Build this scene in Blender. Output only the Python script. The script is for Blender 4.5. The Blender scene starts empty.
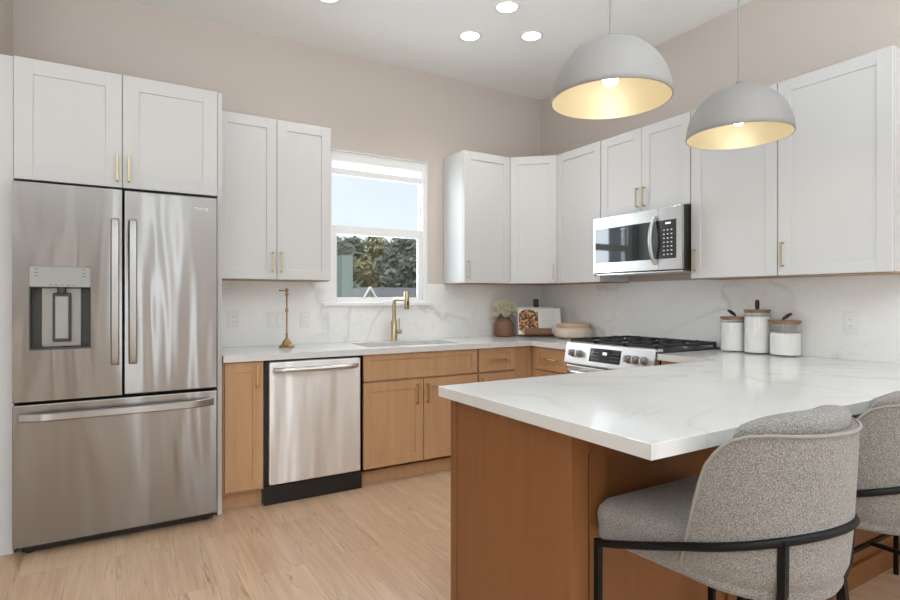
import bpy, bmesh, math, random
from math import pi, sin, cos, radians as R
from mathutils import Vector, Matrix

S = bpy.context.scene
COL = S.collection

# ------------------------------------------------------------------ camera
cam_d = bpy.data.cameras.new('camera')
cam_d.sensor_width = 36.0
cam_d.lens = 554.11 / 900 * 36.0
cam_d.shift_y = -1.46 / 900
cam_d.clip_start = 0.05
cam_d.clip_end = 300
cam = bpy.data.objects.new('camera', cam_d)
COL.objects.link(cam)
cam.location = (-3.4107, -4.032, 1.2439)
cam.rotation_euler = (R(90), 0, -0.5396)
S.camera = cam

# ------------------------------------------------------------------ view / exposure
S.view_settings.view_transform = 'Standard'
S.view_settings.look = 'None'
S.view_settings.exposure = -0.06
S.view_settings.gamma = 1.0
S.view_settings.use_curve_mapping = False
S.cycles.use_denoising = True
S.cycles.max_bounces = 10
S.cycles.diffuse_bounces = 6
S.cycles.transparent_max_bounces = 16
S.cycles.sample_clamp_indirect = 6.0

# ------------------------------------------------------------------ world
W = bpy.data.worlds.new('sky')
S.world = W
W.use_nodes = True
wn, wl = W.node_tree.nodes, W.node_tree.links
wn.clear()
w_out = wn.new('ShaderNodeOutputWorld')
w_bg = wn.new('ShaderNodeBackground')
w_sky = wn.new('ShaderNodeTexSky')
w_sky.sky_type = 'NISHITA'
w_sky.sun_disc = False
w_sky.sun_elevation = R(48)
w_sky.sun_rotation = R(200)
w_mix = wn.new('ShaderNodeMixRGB')
w_mix.inputs[0].default_value = 0.8
w_mix.inputs[2].default_value = (4.3, 4.6, 5.0, 1)      # thin high cloud
wl.new(w_sky.outputs[0], w_mix.inputs[1])
wl.new(w_mix.outputs[0], w_bg.inputs[0])
wl.new(w_bg.outputs[0], w_out.inputs[0])
w_bg.inputs[1].default_value = 0.215

# ------------------------------------------------------------------ sun, window daylight and added fill lights
def lamp(name, kind, loc, rot, energy, color=(1, 1, 1), **kw):
    d = bpy.data.lights.new(name, kind)
    d.energy = energy
    d.color = color
    for k, v in kw.items():
        setattr(d, k, v)
    o = bpy.data.objects.new(name, d)
    COL.objects.link(o)
    o.location = loc
    o.rotation_euler = rot
    return o

lamp('sun', 'SUN', (0, -20, 20), (R(42), 0, R(-25)), 2.2, (1, 0.95, 0.86), angle=R(1))
# daylight entering through the living-room glazing behind and beside the camera
DAY = (0.83, 0.93, 1.0)
lamp('daylight_rear', 'AREA', (-6.6, -8.4, 1.5), (R(90), 0, 0), 34, DAY, shape='RECTANGLE', size=2.2, size_y=2.3)
lamp('streak_light_rear', 'AREA', (-2.9, -8.4, 1.5), (R(90), 0, 0), 9, DAY, shape='RECTANGLE', size=0.36, size_y=2.3)  # narrow light added to put a bright streak on the fridge doors
lamp('streak_light_hall', 'AREA', (-4.06, -11.3, 1.3), (R(90), 0, 0), 5, (1, .93, .84), shape='RECTANGLE', size=0.16, size_y=2.2)  # added strip with no window behind it, for the fridge's thin warm streak
lamp('daylight_right', 'AREA', (-0.06, -6.55, 1.5), (R(90), 0, R(90)), 46, DAY, shape='RECTANGLE', size=2.3, size_y=1.9)
lamp('daylight_left', 'AREA', (-7.9, -4.2, 1.5), (R(90), 0, R(-90)), 17, DAY, shape='RECTANGLE', size=3.0, size_y=2.1)
lamp('daylight_kitchen_window', 'AREA', (-1.64, 0.3, 1.8), (R(-90), 0, 0), 25, (0.82, 0.92, 1), shape='RECTANGLE', size=0.8, size_y=1.05)
# added fill just above the floor, out of view, aimed up to brighten the ceiling
lamp('floor_fill_left', 'AREA', (-6.2, -6.6, 0.03), (R(180), 0, 0), 45, (0.87, 0.94, 1.0), shape='RECTANGLE', size=2.6, size_y=3.0)
lamp('floor_fill_right', 'AREA', (-1.25, -6.9, 0.03), (R(180), 0, 0), 42, (0.87, 0.94, 1.0), shape='RECTANGLE', size=1.7, size_y=2.4)
lamp('floor_streak_middle', 'AREA', (-2.9, -6.9, 0.03), (R(180), 0, 0), 11, (0.87, 0.94, 1.0), shape='RECTANGLE', size=0.34, size_y=2.6)  # added strip that carries the bright streak down the fridge steel
lamp('floor_streak_hall', 'AREA', (-4.06, -7.6, 0.03), (R(180), 0, 0), 2.2, (1.0, 0.93, 0.84), shape='RECTANGLE', size=0.10, size_y=2.6)  # added warm strip for the thin streak on the left fridge door
# photographer's light bounced off the ceiling
lamp('ceiling_bounce', 'AREA', (-3.0, -4.9, 1.9), (R(180), 0, 0), 146, (0.815, 0.93, 1.0), shape='RECTANGLE', size=3.6, size_y=2.0)

# ================================================================== materials
def new_mat(name):
    m = bpy.data.materials.new(name)
    m.use_nodes = True
    nt = m.node_tree
    b = nt.nodes['Principled BSDF']
    return m, nt, b

def setin(b, **kw):
    for k, v in kw.items():
        key = {'color': 'Base Color', 'rough': 'Roughness', 'metal': 'Metallic', 'spec': 'Specular IOR Level',
               'trans': 'Transmission Weight', 'ior': 'IOR', 'coat': 'Coat Weight', 'coat_rough': 'Coat Roughness',
               'sheen': 'Sheen Weight', 'aniso': 'Anisotropic', 'emit': 'Emission Color', 'emit_s': 'Emission Strength'}[k]
        if key in ('Base Color', 'Emission Color') and len(v) == 3:
            v = (*v, 1)
        b.inputs[key].default_value = v

def plain(name, color, rough=0.5, metal=0.0, **kw):
    m, nt, b = new_mat(name)
    setin(b, color=color, rough=rough, metal=metal, **kw)
    return m

def tex_coord(nt, scale=(1, 1, 1), rot=(0, 0, 0), kind='Object'):
    tc = nt.nodes.new('ShaderNodeTexCoord')
    mp = nt.nodes.new('ShaderNodeMapping')
    mp.inputs['Scale'].default_value = scale
    mp.inputs['Rotation'].default_value = rot
    nt.links.new(tc.outputs[kind], mp.inputs[0])
    return mp

def geo_coord(nt, scale=(1, 1, 1), rot=(0, 0, 0)):
    g = nt.nodes.new('ShaderNodeNewGeometry')
    mp = nt.nodes.new('ShaderNodeMapping')
    mp.inputs['Scale'].default_value = scale
    mp.inputs['Rotation'].default_value = rot
    nt.links.new(g.outputs['Position'], mp.inputs[0])
    return mp

def noise(nt, vec, scale, detail=3, rough=0.5, dist=0.0):
    n = nt.nodes.new('ShaderNodeTexNoise')
    n.inputs['Scale'].default_value = scale
    n.inputs['Detail'].default_value = detail
    n.inputs['Roughness'].default_value = rough
    n.inputs['Distortion'].default_value = dist
    nt.links.new(vec.outputs[0], n.inputs['Vector'])
    return n

def ramp(nt, fac, stops):
    r = nt.nodes.new('ShaderNodeValToRGB')
    e = r.color_ramp.elements
    while len(e) < len(stops):
        e.new(0.5)
    for i, (p, c) in enumerate(stops):
        e[i].position = p
        e[i].color = (*c, 1) if len(c) == 3 else c
    nt.links.new(fac, r.inputs[0])
    return r

def bump(nt, b, height, strength=0.1, dist=0.01):
    n = nt.nodes.new('ShaderNodeBump')
    n.inputs['Strength'].default_value = strength
    n.inputs['Distance'].default_value = dist
    nt.links.new(height, n.inputs['Height'])
    nt.links.new(n.outputs[0], b.inputs['Normal'])
    return n

def mixc(nt, fac, a, b_, mode='MIX'):
    m = nt.nodes.new('ShaderNodeMixRGB')
    m.blend_type = mode
    for i, v in ((0, fac), (1, a), (2, b_)):
        if isinstance(v, (int, float)):
            m.inputs[i].default_value = v
        elif isinstance(v, tuple):
            m.inputs[i].default_value = (*v, 1)
        else:
            nt.links.new(v, m.inputs[i])
    return m

def math_n(nt, op, a, b_=None):
    m = nt.nodes.new('ShaderNodeMath')
    m.operation = op
    for i, v in ((0, a), (1, b_)):
        if v is None:
            continue
        if isinstance(v, (int, float)):
            m.inputs[i].default_value = v
        else:
            nt.links.new(v, m.inputs[i])
    return m

def paint(name, color, rough=0.6, grain=0.03):
    m, nt, b = new_mat(name)
    setin(b, rough=rough, color=color)
    v = geo_coord(nt)
    n = noise(nt, v, 160, 3)
    bump(nt, b, n.outputs[0], grain, 0.002)
    return m

def marble(name, rough, spec, k=1.0):
    m, nt, b = new_mat(name)
    v = geo_coord(nt, rot=(0.5, 0.35, 0.6))
    n1 = noise(nt, v, 0.95, 4, 0.55, 1.1)
    a1 = math_n(nt, 'ABSOLUTE', math_n(nt, 'SUBTRACT', n1.outputs[0], 0.5).outputs[0])
    vein = ramp(nt, a1.outputs[0], [(0.0, (1, 1, 1)), (0.008, (0.55, 0.55, 0.55)), (0.028, (0, 0, 0))])
    v2 = geo_coord(nt, rot=(1.1, 0.2, 0.9))
    n2 = noise(nt, v2, 2.3, 5, 0.6, 1.6)
    a2 = math_n(nt, 'ABSOLUTE', math_n(nt, 'SUBTRACT', n2.outputs[0], 0.5).outputs[0])
    fine = ramp(nt, a2.outputs[0], [(0.0, (0.5, 0.5, 0.5)), (0.012, (0, 0, 0))])
    mask = ramp(nt, noise(nt, v, 1.4, 2).outputs[0], [(0.42, (0, 0, 0)), (0.62, (1, 1, 1))])
    cloud = ramp(nt, noise(nt, v, 1.1, 4, 0.5, 0.6).outputs[0], [(0.35, (0, 0, 0)), (0.75, (1, 1, 1))])
    f1 = math_n(nt, 'MULTIPLY', vein.outputs[0], mask.outputs[0])
    f2 = math_n(nt, 'MULTIPLY', fine.outputs[0], mask.outputs[0])
    f = math_n(nt, 'MULTIPLY', math_n(nt, 'MAXIMUM', f1.outputs[0], f2.outputs[0]).outputs[0], 0.42)
    base = mixc(nt, cloud.outputs[0], (0.71 * k, 0.71 * k, 0.70 * k), (0.66 * k, 0.66 * k, 0.65 * k))
    c = mixc(nt, f.outputs[0], base.outputs[0], (0.43, 0.42, 0.41))
    nt.links.new(c.outputs[0], b.inputs['Base Color'])
    setin(b, rough=rough, spec=spec)
    return m

def oak_floor():
    m, nt, b = new_mat('light_oak_planks')
    v = geo_coord(nt, rot=(0, 0, R(90)))
    br = nt.nodes.new('ShaderNodeTexBrick')
    br.offset = 0.37
    br.inputs['Scale'].default_value = 1.0
    br.inputs['Brick Width'].default_value = 1.45
    br.inputs['Row Height'].default_value = 0.19
    br.inputs['Mortar Size'].default_value = 0.0012
    br.inputs['Mortar Smooth'].default_value = 0.3
    br.inputs['Color1'].default_value = (0, 0, 0, 1)
    br.inputs['Color2'].default_value = (1, 1, 1, 1)
    br.inputs['Mortar'].default_value = (0.5, 0.5, 0.5, 1)
    nt.links.new(v.outputs[0], br.inputs['Vector'])
    # shift the grain from plank to plank
    add = nt.nodes.new('ShaderNodeVectorMath')
    add.operation = 'MULTIPLY_ADD'
    nt.links.new(br.outputs['Color'], add.inputs[0])
    add.inputs[1].default_value = (3.1, 7.7, 0)
    nt.links.new(v.outputs[0], add.inputs[2])
    st = nt.nodes.new('ShaderNodeMapping')
    st.inputs['Scale'].default_value = (0.55, 8, 1)
    nt.links.new(add.outputs[0], st.inputs[0])
    g1 = noise(nt, st, 3.0, 6, 0.62, 0.35)
    st2 = nt.nodes.new('ShaderNodeMapping')
    st2.inputs['Scale'].default_value = (1.2, 38, 1)
    nt.links.new(add.outputs[0], st2.inputs[0])
    g2 = noise(nt, st2, 4.0, 4, 0.6)
    st3 = nt.nodes.new('ShaderNodeMapping')
    st3.inputs['Scale'].default_value = (0.42, 5.5, 1)
    nt.links.new(add.outputs[0], st3.inputs[0])
    g3 = noise(nt, st3, 2.1, 4, 0.62, 0.7)
    c1 = ramp(nt, g1.outputs[0], [(0.25, (0.45, 0.285, 0.175)), (0.5, (0.60, 0.41, 0.268)), (0.75, (0.70, 0.51, 0.355))])
    c2 = mixc(nt, 0.17, c1.outputs[0], ramp(nt, g2.outputs[0], [(0.3, (0.40, 0.27, 0.18)), (0.7, (0.74, 0.58, 0.44))]).outputs[0])
    a3 = math_n(nt, 'ABSOLUTE', math_n(nt, 'SUBTRACT', g3.outputs[0], 0.5).outputs[0])
    crack = ramp(nt, a3.outputs[0], [(0.0, (0.85, 0.85, 0.85)), (0.010, (0.4, 0.4, 0.4)), (0.04, (0, 0, 0))])
    cm = math_n(nt, 'MULTIPLY', crack.outputs[0], ramp(nt, g1.outputs[0], [(0.48, (0, 0, 0)), (0.62, (1, 1, 1))]).outputs[0])
    c3 = mixc(nt, cm.outputs[0], c2.outputs[0], (0.25, 0.15, 0.09))
    tone = mixc(nt, 0.15, c3.outputs[0], br.outputs['Color'], 'SOFT_LIGHT')
    seam = mixc(nt, math_n(nt, 'MULTIPLY', br.outputs['Fac'], 0.45).outputs[0], tone.outputs[0], (0.2, 0.125, 0.08))
    nt.links.new(seam.outputs[0], b.inputs['Base Color'])
    setin(b, rough=0.33, spec=0.5)
    bump(nt, b, g2.outputs[0], 0.06, 0.003)
    return m

def maple(name, dark=(0.33, 0.165, 0.075), light=(0.42, 0.22, 0.105), rough=0.38, axis='Z'):
    m, nt, b = new_mat(name)
    sc = (1, 1, 0.07) if axis == 'Z' else ((0.07, 1, 1) if axis == 'X' else (1, 0.07, 1))
    v = geo_coord(nt, scale=sc)
    n = noise(nt, v, 22, 5, 0.6, 0.5)
    v2 = geo_coord(nt)
    n2 = noise(nt, v2, 3.0, 3, 0.5, 0.4)
    c = ramp(nt, n.outputs[0], [(0.3, dark), (0.7, light)])
    c2 = mixc(nt, 0.25, c.outputs[0], ramp(nt, n2.outputs[0], [(0.3, dark), (0.7, light)]).outputs[0])
    nt.links.new(c2.outputs[0], b.inputs['Base Color'])
    setin(b, rough=rough, spec=0.4)
    return m

def steel(name, color=(0.32, 0.31, 0.30), rough=0.22, wave=0.55, streak=1.0):
    """horizontally brushed sheet with slight waves in the metal"""
    m, nt, b = new_mat(name)
    tg = nt.nodes.new('ShaderNodeTangent')
    tg.direction_type = 'RADIAL'
    tg.axis = 'Z'
    nt.links.new(tg.outputs[0], b.inputs['Tangent'])
    b.inputs['Anisotropic'].default_value = 0.9
    b.inputs['Anisotropic Rotation'].default_value = 0.25
    v2 = geo_coord(nt, scale=(3.4 * streak, 3.4 * streak, 0.55))
    n2 = noise(nt, v2, 1.0, 2, 0.45, 0.3)
    bump(nt, b, n2.outputs[0], wave, 0.05)
    setin(b, color=color, metal=1.0, rough=rough)
    return m

def boucle():
    m, nt, b = new_mat('grey_boucle')
    v = tex_coord(nt)
    n = noise(nt, v, 330, 3, 0.7)
    n2 = noise(nt, v, 130, 2, 0.6)
    c = ramp(nt, n.outputs[0], [(0.30, (0.10, 0.09, 0.08)), (0.5, (0.27, 0.25, 0.23)), (0.68, (0.46, 0.43, 0.405))])
    nt.links.new(c.outputs[0], b.inputs['Base Color'])
    h = math_n(nt, 'ADD', n.outputs[0], n2.outputs[0])
    bump(nt, b, h.outputs[0], 0.7, 0.004)
    setin(b, rough=0.95, spec=0.15, sheen=0.25)
    return m

def thin_glass(name, tint=(1, 1, 1)):
    m = bpy.data.materials.new(name)
    m.use_nodes = True
    nt = m.node_tree
    nt.nodes.clear()
    o = nt.nodes.new('ShaderNodeOutputMaterial')
    t = nt.nodes.new('ShaderNodeBsdfTransparent')
    t.inputs[0].default_value = (*tint, 1)
    g = nt.nodes.new('ShaderNodeBsdfGlossy')
    g.inputs['Roughness'].default_value = 0.02
    lw = nt.nodes.new('ShaderNodeLayerWeight')
    lw.inputs[0].default_value = 0.5
    pw = math_n(nt, 'POWER', lw.outputs['Facing'], 4.0)
    f = math_n(nt, 'MULTIPLY_ADD', pw.outputs[0], 0.6)
    f.inputs[2].default_value = 0.035
    mx = nt.nodes.new('ShaderNodeMixShader')
    nt.links.new(f.outputs[0], mx.inputs[0])
    nt.links.new(t.outputs[0], mx.inputs[1])
    nt.links.new(g.outputs[0], mx.inputs[2])
    nt.links.new(mx.outputs[0], o.inputs[0])
    return m

def emitter(name, color, strength):
    m, nt, b = new_mat(name)
    setin(b, color=(0.9, 0.9, 0.9), emit=color, emit_s=strength)
    return m

def leafy(name, c0, c1):
    m, nt, b = new_mat(name)
    v = geo_coord(nt)
    n = noise(nt, v, 3.5, 3)
    c = ramp(nt, n.outputs[0], [(0.3, c0), (0.7, c1)])
    nt.links.new(c.outputs[0], b.inputs['Base Color'])
    setin(b, rough=0.7)
    return m

M = {}
M['wall'] = paint('beige_wall_paint', (0.60, 0.54, 0.495), 0.7)
M['ceiling'] = paint('white_ceiling_paint', (0.86, 0.87, 0.87), 0.8)
M['white'] = plain('white_cabinet_lacquer', (0.635, 0.638, 0.638), 0.38)
M['trim'] = paint('white_trim_paint', (0.84, 0.84, 0.83), 0.4, 0.01)
M['vinyl'] = plain('white_vinyl', (0.84, 0.85, 0.85), 0.35)
M['floor'] = oak_floor()
M['marble'] = marble('veined_quartz', 0.13, 0.4)
M['splash'] = marble('veined_quartz_lightened', 0.3, 0.5, 1.25)  # counter stone lightened in colour to offset the shade under the wall cabinets
M['wood'] = maple('honey_maple', (0.48, 0.278, 0.145), (0.57, 0.352, 0.195))
M['wood_under'] = maple('raw_wood_edge', (0.36, 0.24, 0.15), (0.45, 0.31, 0.2), 0.6)
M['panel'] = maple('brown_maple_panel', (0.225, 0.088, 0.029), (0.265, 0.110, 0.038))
M['brass'] = plain('brushed_brass', (0.72, 0.50, 0.20), 0.3, 1.0)
M['champagne'] = plain('champagne_brass', (0.55, 0.44, 0.28), 0.3, 1.0)
M['antique'] = plain('antique_brass', (0.38, 0.27, 0.14), 0.38, 1.0)
M['steel'] = steel('brushed_stainless')
M['steel_dw'] = steel('dishwasher_stainless', (0.90, 0.90, 0.90), 0.45, 0.5, 1.6)
M['steel_plain'] = plain('satin_stainless', (0.63, 0.62, 0.605), 0.27, 1.0)
M['steel_dark'] = plain('grey_appliance_metal', (0.30, 0.29, 0.275), 0.35, 0.7)
M['polished'] = plain('satin_handle_steel', (0.62, 0.61, 0.60), 0.28, 1.0)
M['steel_handle'] = steel('brushed_handle_steel', (0.43, 0.42, 0.41), 0.3, 0.15)
M['recess'] = plain('dark_grey_recess', (0.055, 0.053, 0.05), 0.5)
M['panel_grey'] = plain('grey_metallic_plastic', (0.33, 0.33, 0.32), 0.35, 0.7)
M['steel_bright'] = plain('bright_satin_steel', (0.82, 0.82, 0.815), 0.34, 1.0)
M['black'] = plain('black_plastic', (0.012, 0.012, 0.013), 0.4)
M['black_glass'] = plain('black_glass', (0.014, 0.018, 0.022), 0.04, 0.0, spec=0.9)
M['gap'] = plain('dark_rubber_gasket', (0.02, 0.02, 0.02), 0.7)
M['black_metal'] = plain('black_powder_coat', (0.004, 0.004, 0.004), 0.5, spec=0.25)
M['iron'] = plain('cast_iron', (0.018, 0.018, 0.02), 0.5)
M['boucle'] = boucle()
M['piping'] = plain('grey_piping_fabric', (0.30, 0.275, 0.25), 0.9)
M['lamp_white'] = plain('matte_white_enamel', (0.33, 0.318, 0.31), 0.5)
M['gold'] = plain('gold_leaf_lining', (0.62, 0.55, 0.38), 0.42, 0.3)
M['bulb'] = emitter('lit_bulb', (1, 0.95, 0.87), 8)
M['can_glow'] = emitter('lit_downlight', (1, 0.97, 0.93), 9)
M['cord'] = plain('grey_cord', (0.30, 0.295, 0.29), 0.5)
M['glass'] = thin_glass('window_glass')
M['jar'] = thin_glass('jar_glass', (0.995, 0.995, 0.995))
M['flour'] = paint('white_powder', (0.86, 0.85, 0.83), 0.9, 0.2)
M['lid'] = maple('acacia_lid', (0.22, 0.115, 0.055), (0.31, 0.17, 0.085), 0.5, 'X')
M['leather'] = plain('dark_brown_leather', (0.075, 0.032, 0.018), 0.55)
M['walnut'] = maple('walnut', (0.15, 0.065, 0.03), (0.24, 0.11, 0.05), 0.45, 'X')
M['vase'] = paint('terracotta_brown_glaze', (0.23, 0.115, 0.062), 0.55, 0.1)
M['page'] = plain('white_page', (0.82, 0.81, 0.79), 0.7)
M['ink'] = plain('grey_print', (0.40, 0.39, 0.39), 0.8)
M['cream'] = paint('cream_ceramic', (0.62, 0.53, 0.43), 0.6, 0.1)
M['cream_band'] = paint('peach_ceramic_band', (0.55, 0.39, 0.28), 0.6, 0.1)
M['plastic_white'] = plain('white_plastic', (0.80, 0.80, 0.79), 0.35)
M['slot'] = plain('grey_slots', (0.12, 0.12, 0.12), 0.6)
M['line_grey'] = plain('grey_marking', (0.08, 0.08, 0.08), 0.6)
M['stem'] = plain('dried_stem', (0.26, 0.22, 0.10), 0.8)
M['petal'] = plain('cream_dried_petals', (0.82, 0.75, 0.58), 0.9)
def sheer(name, color):
    m, nt, b = new_mat(name)
    setin(b, color=color, rough=0.9)
    t = nt.nodes.new('ShaderNodeBsdfTranslucent')
    t.inputs[0].default_value = (0.95, 0.95, 0.95, 1)
    mx = nt.nodes.new('ShaderNodeMixShader')
    mx.inputs[0].default_value = 0.75
    nt.links.new(b.outputs[0], mx.inputs[1]); nt.links.new(t.outputs[0], mx.inputs[2])
    nt.links.new(mx.outputs[0], nt.nodes['Material Output'].inputs[0])
    return m
M['shade'] = sheer('sheer_shade_fabric', (0.86, 0.87, 0.88))
M['text_white'] = plain('white_print', (0.75, 0.78, 0.78), 0.5)
M['display'] = emitter('lit_display', (0.75, 0.9, 1), 0.55)

def food_photo():
    m, nt, b = new_mat('food_photograph')
    v = tex_coord(nt)
    n = noise(nt, v, 48, 2, 0.5)
    c = ramp(nt, n.outputs[0], [(0.36, (0.08, 0.032, 0.013)), (0.48, (0.30, 0.12, 0.04)), (0.56, (0.62, 0.34, 0.12)), (0.68, (0.75, 0.55, 0.30))])
    c.color_ramp.interpolation = 'CONSTANT'
    nt.links.new(c.outputs[0], b.inputs['Base Color'])
    setin(b, rough=0.5)
    return m
M['food'] = food_photo()

# ================================================================== mesh builder
class MB:
    def __init__(self):
        self.bm = bmesh.new()

    def box(self, x0, x1, y0, y1, z0, z1, bev=0.0, seg=2, mat=None):
        x0, x1 = sorted((x0, x1)); y0, y1 = sorted((y0, y1)); z0, z1 = sorted((z0, z1))
        m = Matrix.Translation(((x0 + x1) / 2, (y0 + y1) / 2, (z0 + z1) / 2)) @ Matrix.Diagonal((x1 - x0, y1 - y0, z1 - z0, 1))
        vs = bmesh.ops.create_cube(self.bm, size=1.0, matrix=m)['verts']
        if bev > 0:
            es = list({e for v in vs for e in v.link_edges})
            r = bmesh.ops.bevel(self.bm, geom=es, offset=bev, segments=seg, affect='EDGES', profile=0.5)
            vs = list({v for f in r['faces'] for v in f.verts} | {v for v in vs if v.is_valid})
        if mat is not None:
            bmesh.ops.transform(self.bm, matrix=mat, verts=vs)
        return self

    def tube(self, pts, rad, n=10, closed=False, square=False):
        pts = [Vector(p) for p in pts]
        rads = rad if isinstance(rad, (list, tuple)) else [rad] * len(pts)
        rings = []
        L = len(pts)
        prev = None
        for i, p in enumerate(pts):
            if closed:
                d = pts[(i + 1) % L] - pts[i - 1]
            else:
                d = pts[min(i + 1, L - 1)] - pts[max(i - 1, 0)]
            d.normalize()
            if prev is None:
                up = Vector((0, 0, 1)) if abs(d.z) < 0.9 else Vector((0, 1, 0))
            else:
                up = prev
            a = d.cross(up)
            if a.length < 1e-6:
                a = d.cross(Vector((1, 0, 0)))
            a.normalize()
            b = a.cross(d).normalized()
            prev = b
            ring = []
            for k in range(n):
                t = 2 * pi * (k + (0.5 if square else 0)) / n
                ring.append(self.bm.verts.new(p + (a * cos(t) + b * sin(t)) * rads[i]))
            rings.append(ring)
        for i in range(L - 1 + (1 if closed else 0)):
            r0, r1 = rings[i], rings[(i + 1) % L]
            for k in range(n):
                self.bm.faces.new((r0[k], r0[(k + 1) % n], r1[(k + 1) % n], r1[k]))
        if not closed:
            self.bm.faces.new(rings[0][::-1])
            self.bm.faces.new(rings[-1])
        return self

    def lathe(self, prof, c=(0, 0, 0), n=32, ripple=None):
        """prof: list of (r, z); r = 0 closes at the axis."""
        rings = []
        for r, z in prof:
            if r <= 1e-6:
                rings.append([self.bm.verts.new((c[0], c[1], c[2] + z))])
            else:
                ring = []
                for k in range(n):
                    t = 2 * pi * k / n
                    rr = r * (1 + (ripple(t, z) if ripple else 0))
                    ring.append(self.bm.verts.new((c[0] + rr * cos(t), c[1] + rr * sin(t), c[2] + z)))
                rings.append(ring)
        for a, b in zip(rings, rings[1:]):
            if len(a) == 1 and len(b) == 1:
                continue
            for k in range(n):
                k2 = (k + 1) % n
                if len(a) == 1:
                    self.bm.faces.new((a[0], b[k2], b[k]))
                elif len(b) == 1:
                    self.bm.faces.new((a[k], a[k2], b[0]))
                else:
                    self.bm.faces.new((a[k], a[k2], b[k2], b[k]))
        return self

    def cyl(self, p0, p1, r, n=20, bev=0):
        return self.tube([p0, p1], r, n)

    def prism(self, poly, z0, z1, bev=0.0):
        a = [self.bm.verts.new((x, y, z0)) for x, y in poly]
        b = [self.bm.verts.new((x, y, z1)) for x, y in poly]
        n = len(poly)
        fs = [self.bm.faces.new(a[::-1]), self.bm.faces.new(b)]
        for i in range(n):
            fs.append(self.bm.faces.new((a[i], a[(i + 1) % n], b[(i + 1) % n], b[i])))
        if bev:
            es = list({e for f in fs for e in f.edges})
            bmesh.ops.bevel(self.bm, geom=es, offset=bev, segments=2, affect='EDGES', profile=0.5)
        return self

    def grid(self, rows, closed=False):
        """rows: list of equal-length point lists, skinned."""
        vr = [[self.bm.verts.new(p) for p in r] for r in rows]
        n = len(rows[0])
        for a, b in zip(vr, vr[1:]):
            for k in range(n if closed else n - 1):
                k2 = (k + 1) % n
                self.bm.faces.new((a[k], a[k2], b[k2], b[k]))
        return vr

    def sphere(self, c, r, seg=16, scale=(1, 1, 1)):
        m = Matrix.Translation(c) @ Matrix.Diagonal((*scale, 1))
        bmesh.ops.create_uvsphere(self.bm, u_segments=seg, v_segments=max(6, seg // 2), radius=r, matrix=m)
        return self

    def transform(self, mat):
        bmesh.ops.transform(self.bm, matrix=mat, verts=self.bm.verts)
        return self

    def build(self, name, mat, parent=None, label=None, smooth=False, **props):
        off = Vector((0, 0, 0))
        q = parent
        while q is not None:
            off += q.location
            q = q.parent
        if off.length > 0:
            bmesh.ops.translate(self.bm, vec=-off, verts=self.bm.verts)
        bmesh.ops.recalc_face_normals(self.bm, faces=self.bm.faces)
        me = bpy.data.meshes.new(name)
        self.bm.to_mesh(me)
        self.bm.free()
        me.materials.append(mat)
        if smooth:
            for p in me.polygons:
                p.use_smooth = True
            try:
                me.set_sharp_from_angle(angle=R(40))
            except Exception:
                pass
        o = bpy.data.objects.new(name, me)
        COL.objects.link(o)
        o.parent = parent
        if label:
            o['label'] = label
        for k, v in props.items():
            o[k] = v
        return o

def thing(name, label, cat, loc=(0, 0, 0), group=None):
    o = bpy.data.objects.new(name, None)
    o.empty_display_size = 0.05
    COL.objects.link(o)
    o.location = loc
    o['label'] = label
    o['category'] = cat
    if group:
        o['group'] = group
    return o

def tag(o, label, cat, group=None):
    o['label'] = label
    o['category'] = cat
    if group:
        o['group'] = group
    return o

def structure(o):
    o['kind'] = 'structure'
    return o

def copy_tree(o, parent=None):
    c = o.copy()
    COL.objects.link(c)
    c.parent = parent
    for ch in [x for x in bpy.data.objects if x.parent == o]:
        copy_tree(ch, c)
    return c

def frame(origin, right, out):
    """local x = right (seen by the viewer), y = out of the face, z = up"""
    r, o = Vector(right), Vector(out)
    m = Matrix.Identity(4)
    m.col[0][:3] = r
    m.col[1][:3] = o
    m.col[2][:3] = (0, 0, 1)
    m.col[3][:3] = origin
    return m

def F_back(x, y, z):
    return frame((x, y, z), (1, 0, 0), (0, -1, 0))

def F_right(x, y, z):
    return frame((x, y, z), (0, -1, 0), (-1, 0, 0))

def shaker(mb, F, w, h, t=0.02, st=0.062, rec=0.0065, rail=None):
    rail = rail or st
    b = 0.0015
    mb.box(0, st, -t, 0, 0, h, b, 1, F)
    mb.box(w - st, w, -t, 0, 0, h, b, 1, F)
    mb.box(st - .001, w - st + .001, -t, 0, 0, rail, b, 1, F)
    mb.box(st - .001, w - st + .001, -t, 0, h - rail, h, b, 1, F)
    mb.box(st - .004, w - st + .004, -t, -rec, rail - .004, h - rail + .004, 0, 1, F)

def bar_pull(F, x, z, length, vertical=True, mat=None, parent=None, out=0.032, w=0.010):
    """square bar pull; F's y = 0 is the door face"""
    mb = MB()
    if vertical:
        mb.box(x - w / 2, x + w / 2, out - 0.009, out, z, z + length, 0.002, 2, F)
        for q in (z + 0.001, z + length - 0.001 - w):
            mb.box(x - w / 2, x + w / 2, 0, out - 0.008, q, q + w, 0.001, 1, F)
    else:
        mb.box(x, x + length, out - 0.009, out, z - w / 2, z + w / 2, 0.002, 2, F)
        for q in (x + 0.001, x + length - 0.001 - w):
            mb.box(q, q + w, 0, out - 0.008, z - w / 2, z + w / 2, 0.001, 1, F)
    return mb.build('handle', mat or M['brass'], parent, 'brass bar handle')

# ================================================================== room shell
H = 3.112
XL, YR = -8.0, -8.5
mb = MB(); mb.box(XL - .1, .12, YR - .1, .14, -.06, 0)
structure(mb.build('floor', M['floor']))
mb = MB(); mb.box(XL - .1, .12, YR - .1, .14, H, H + .1)
structure(mb.build('ceiling', M['ceiling']))

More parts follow.
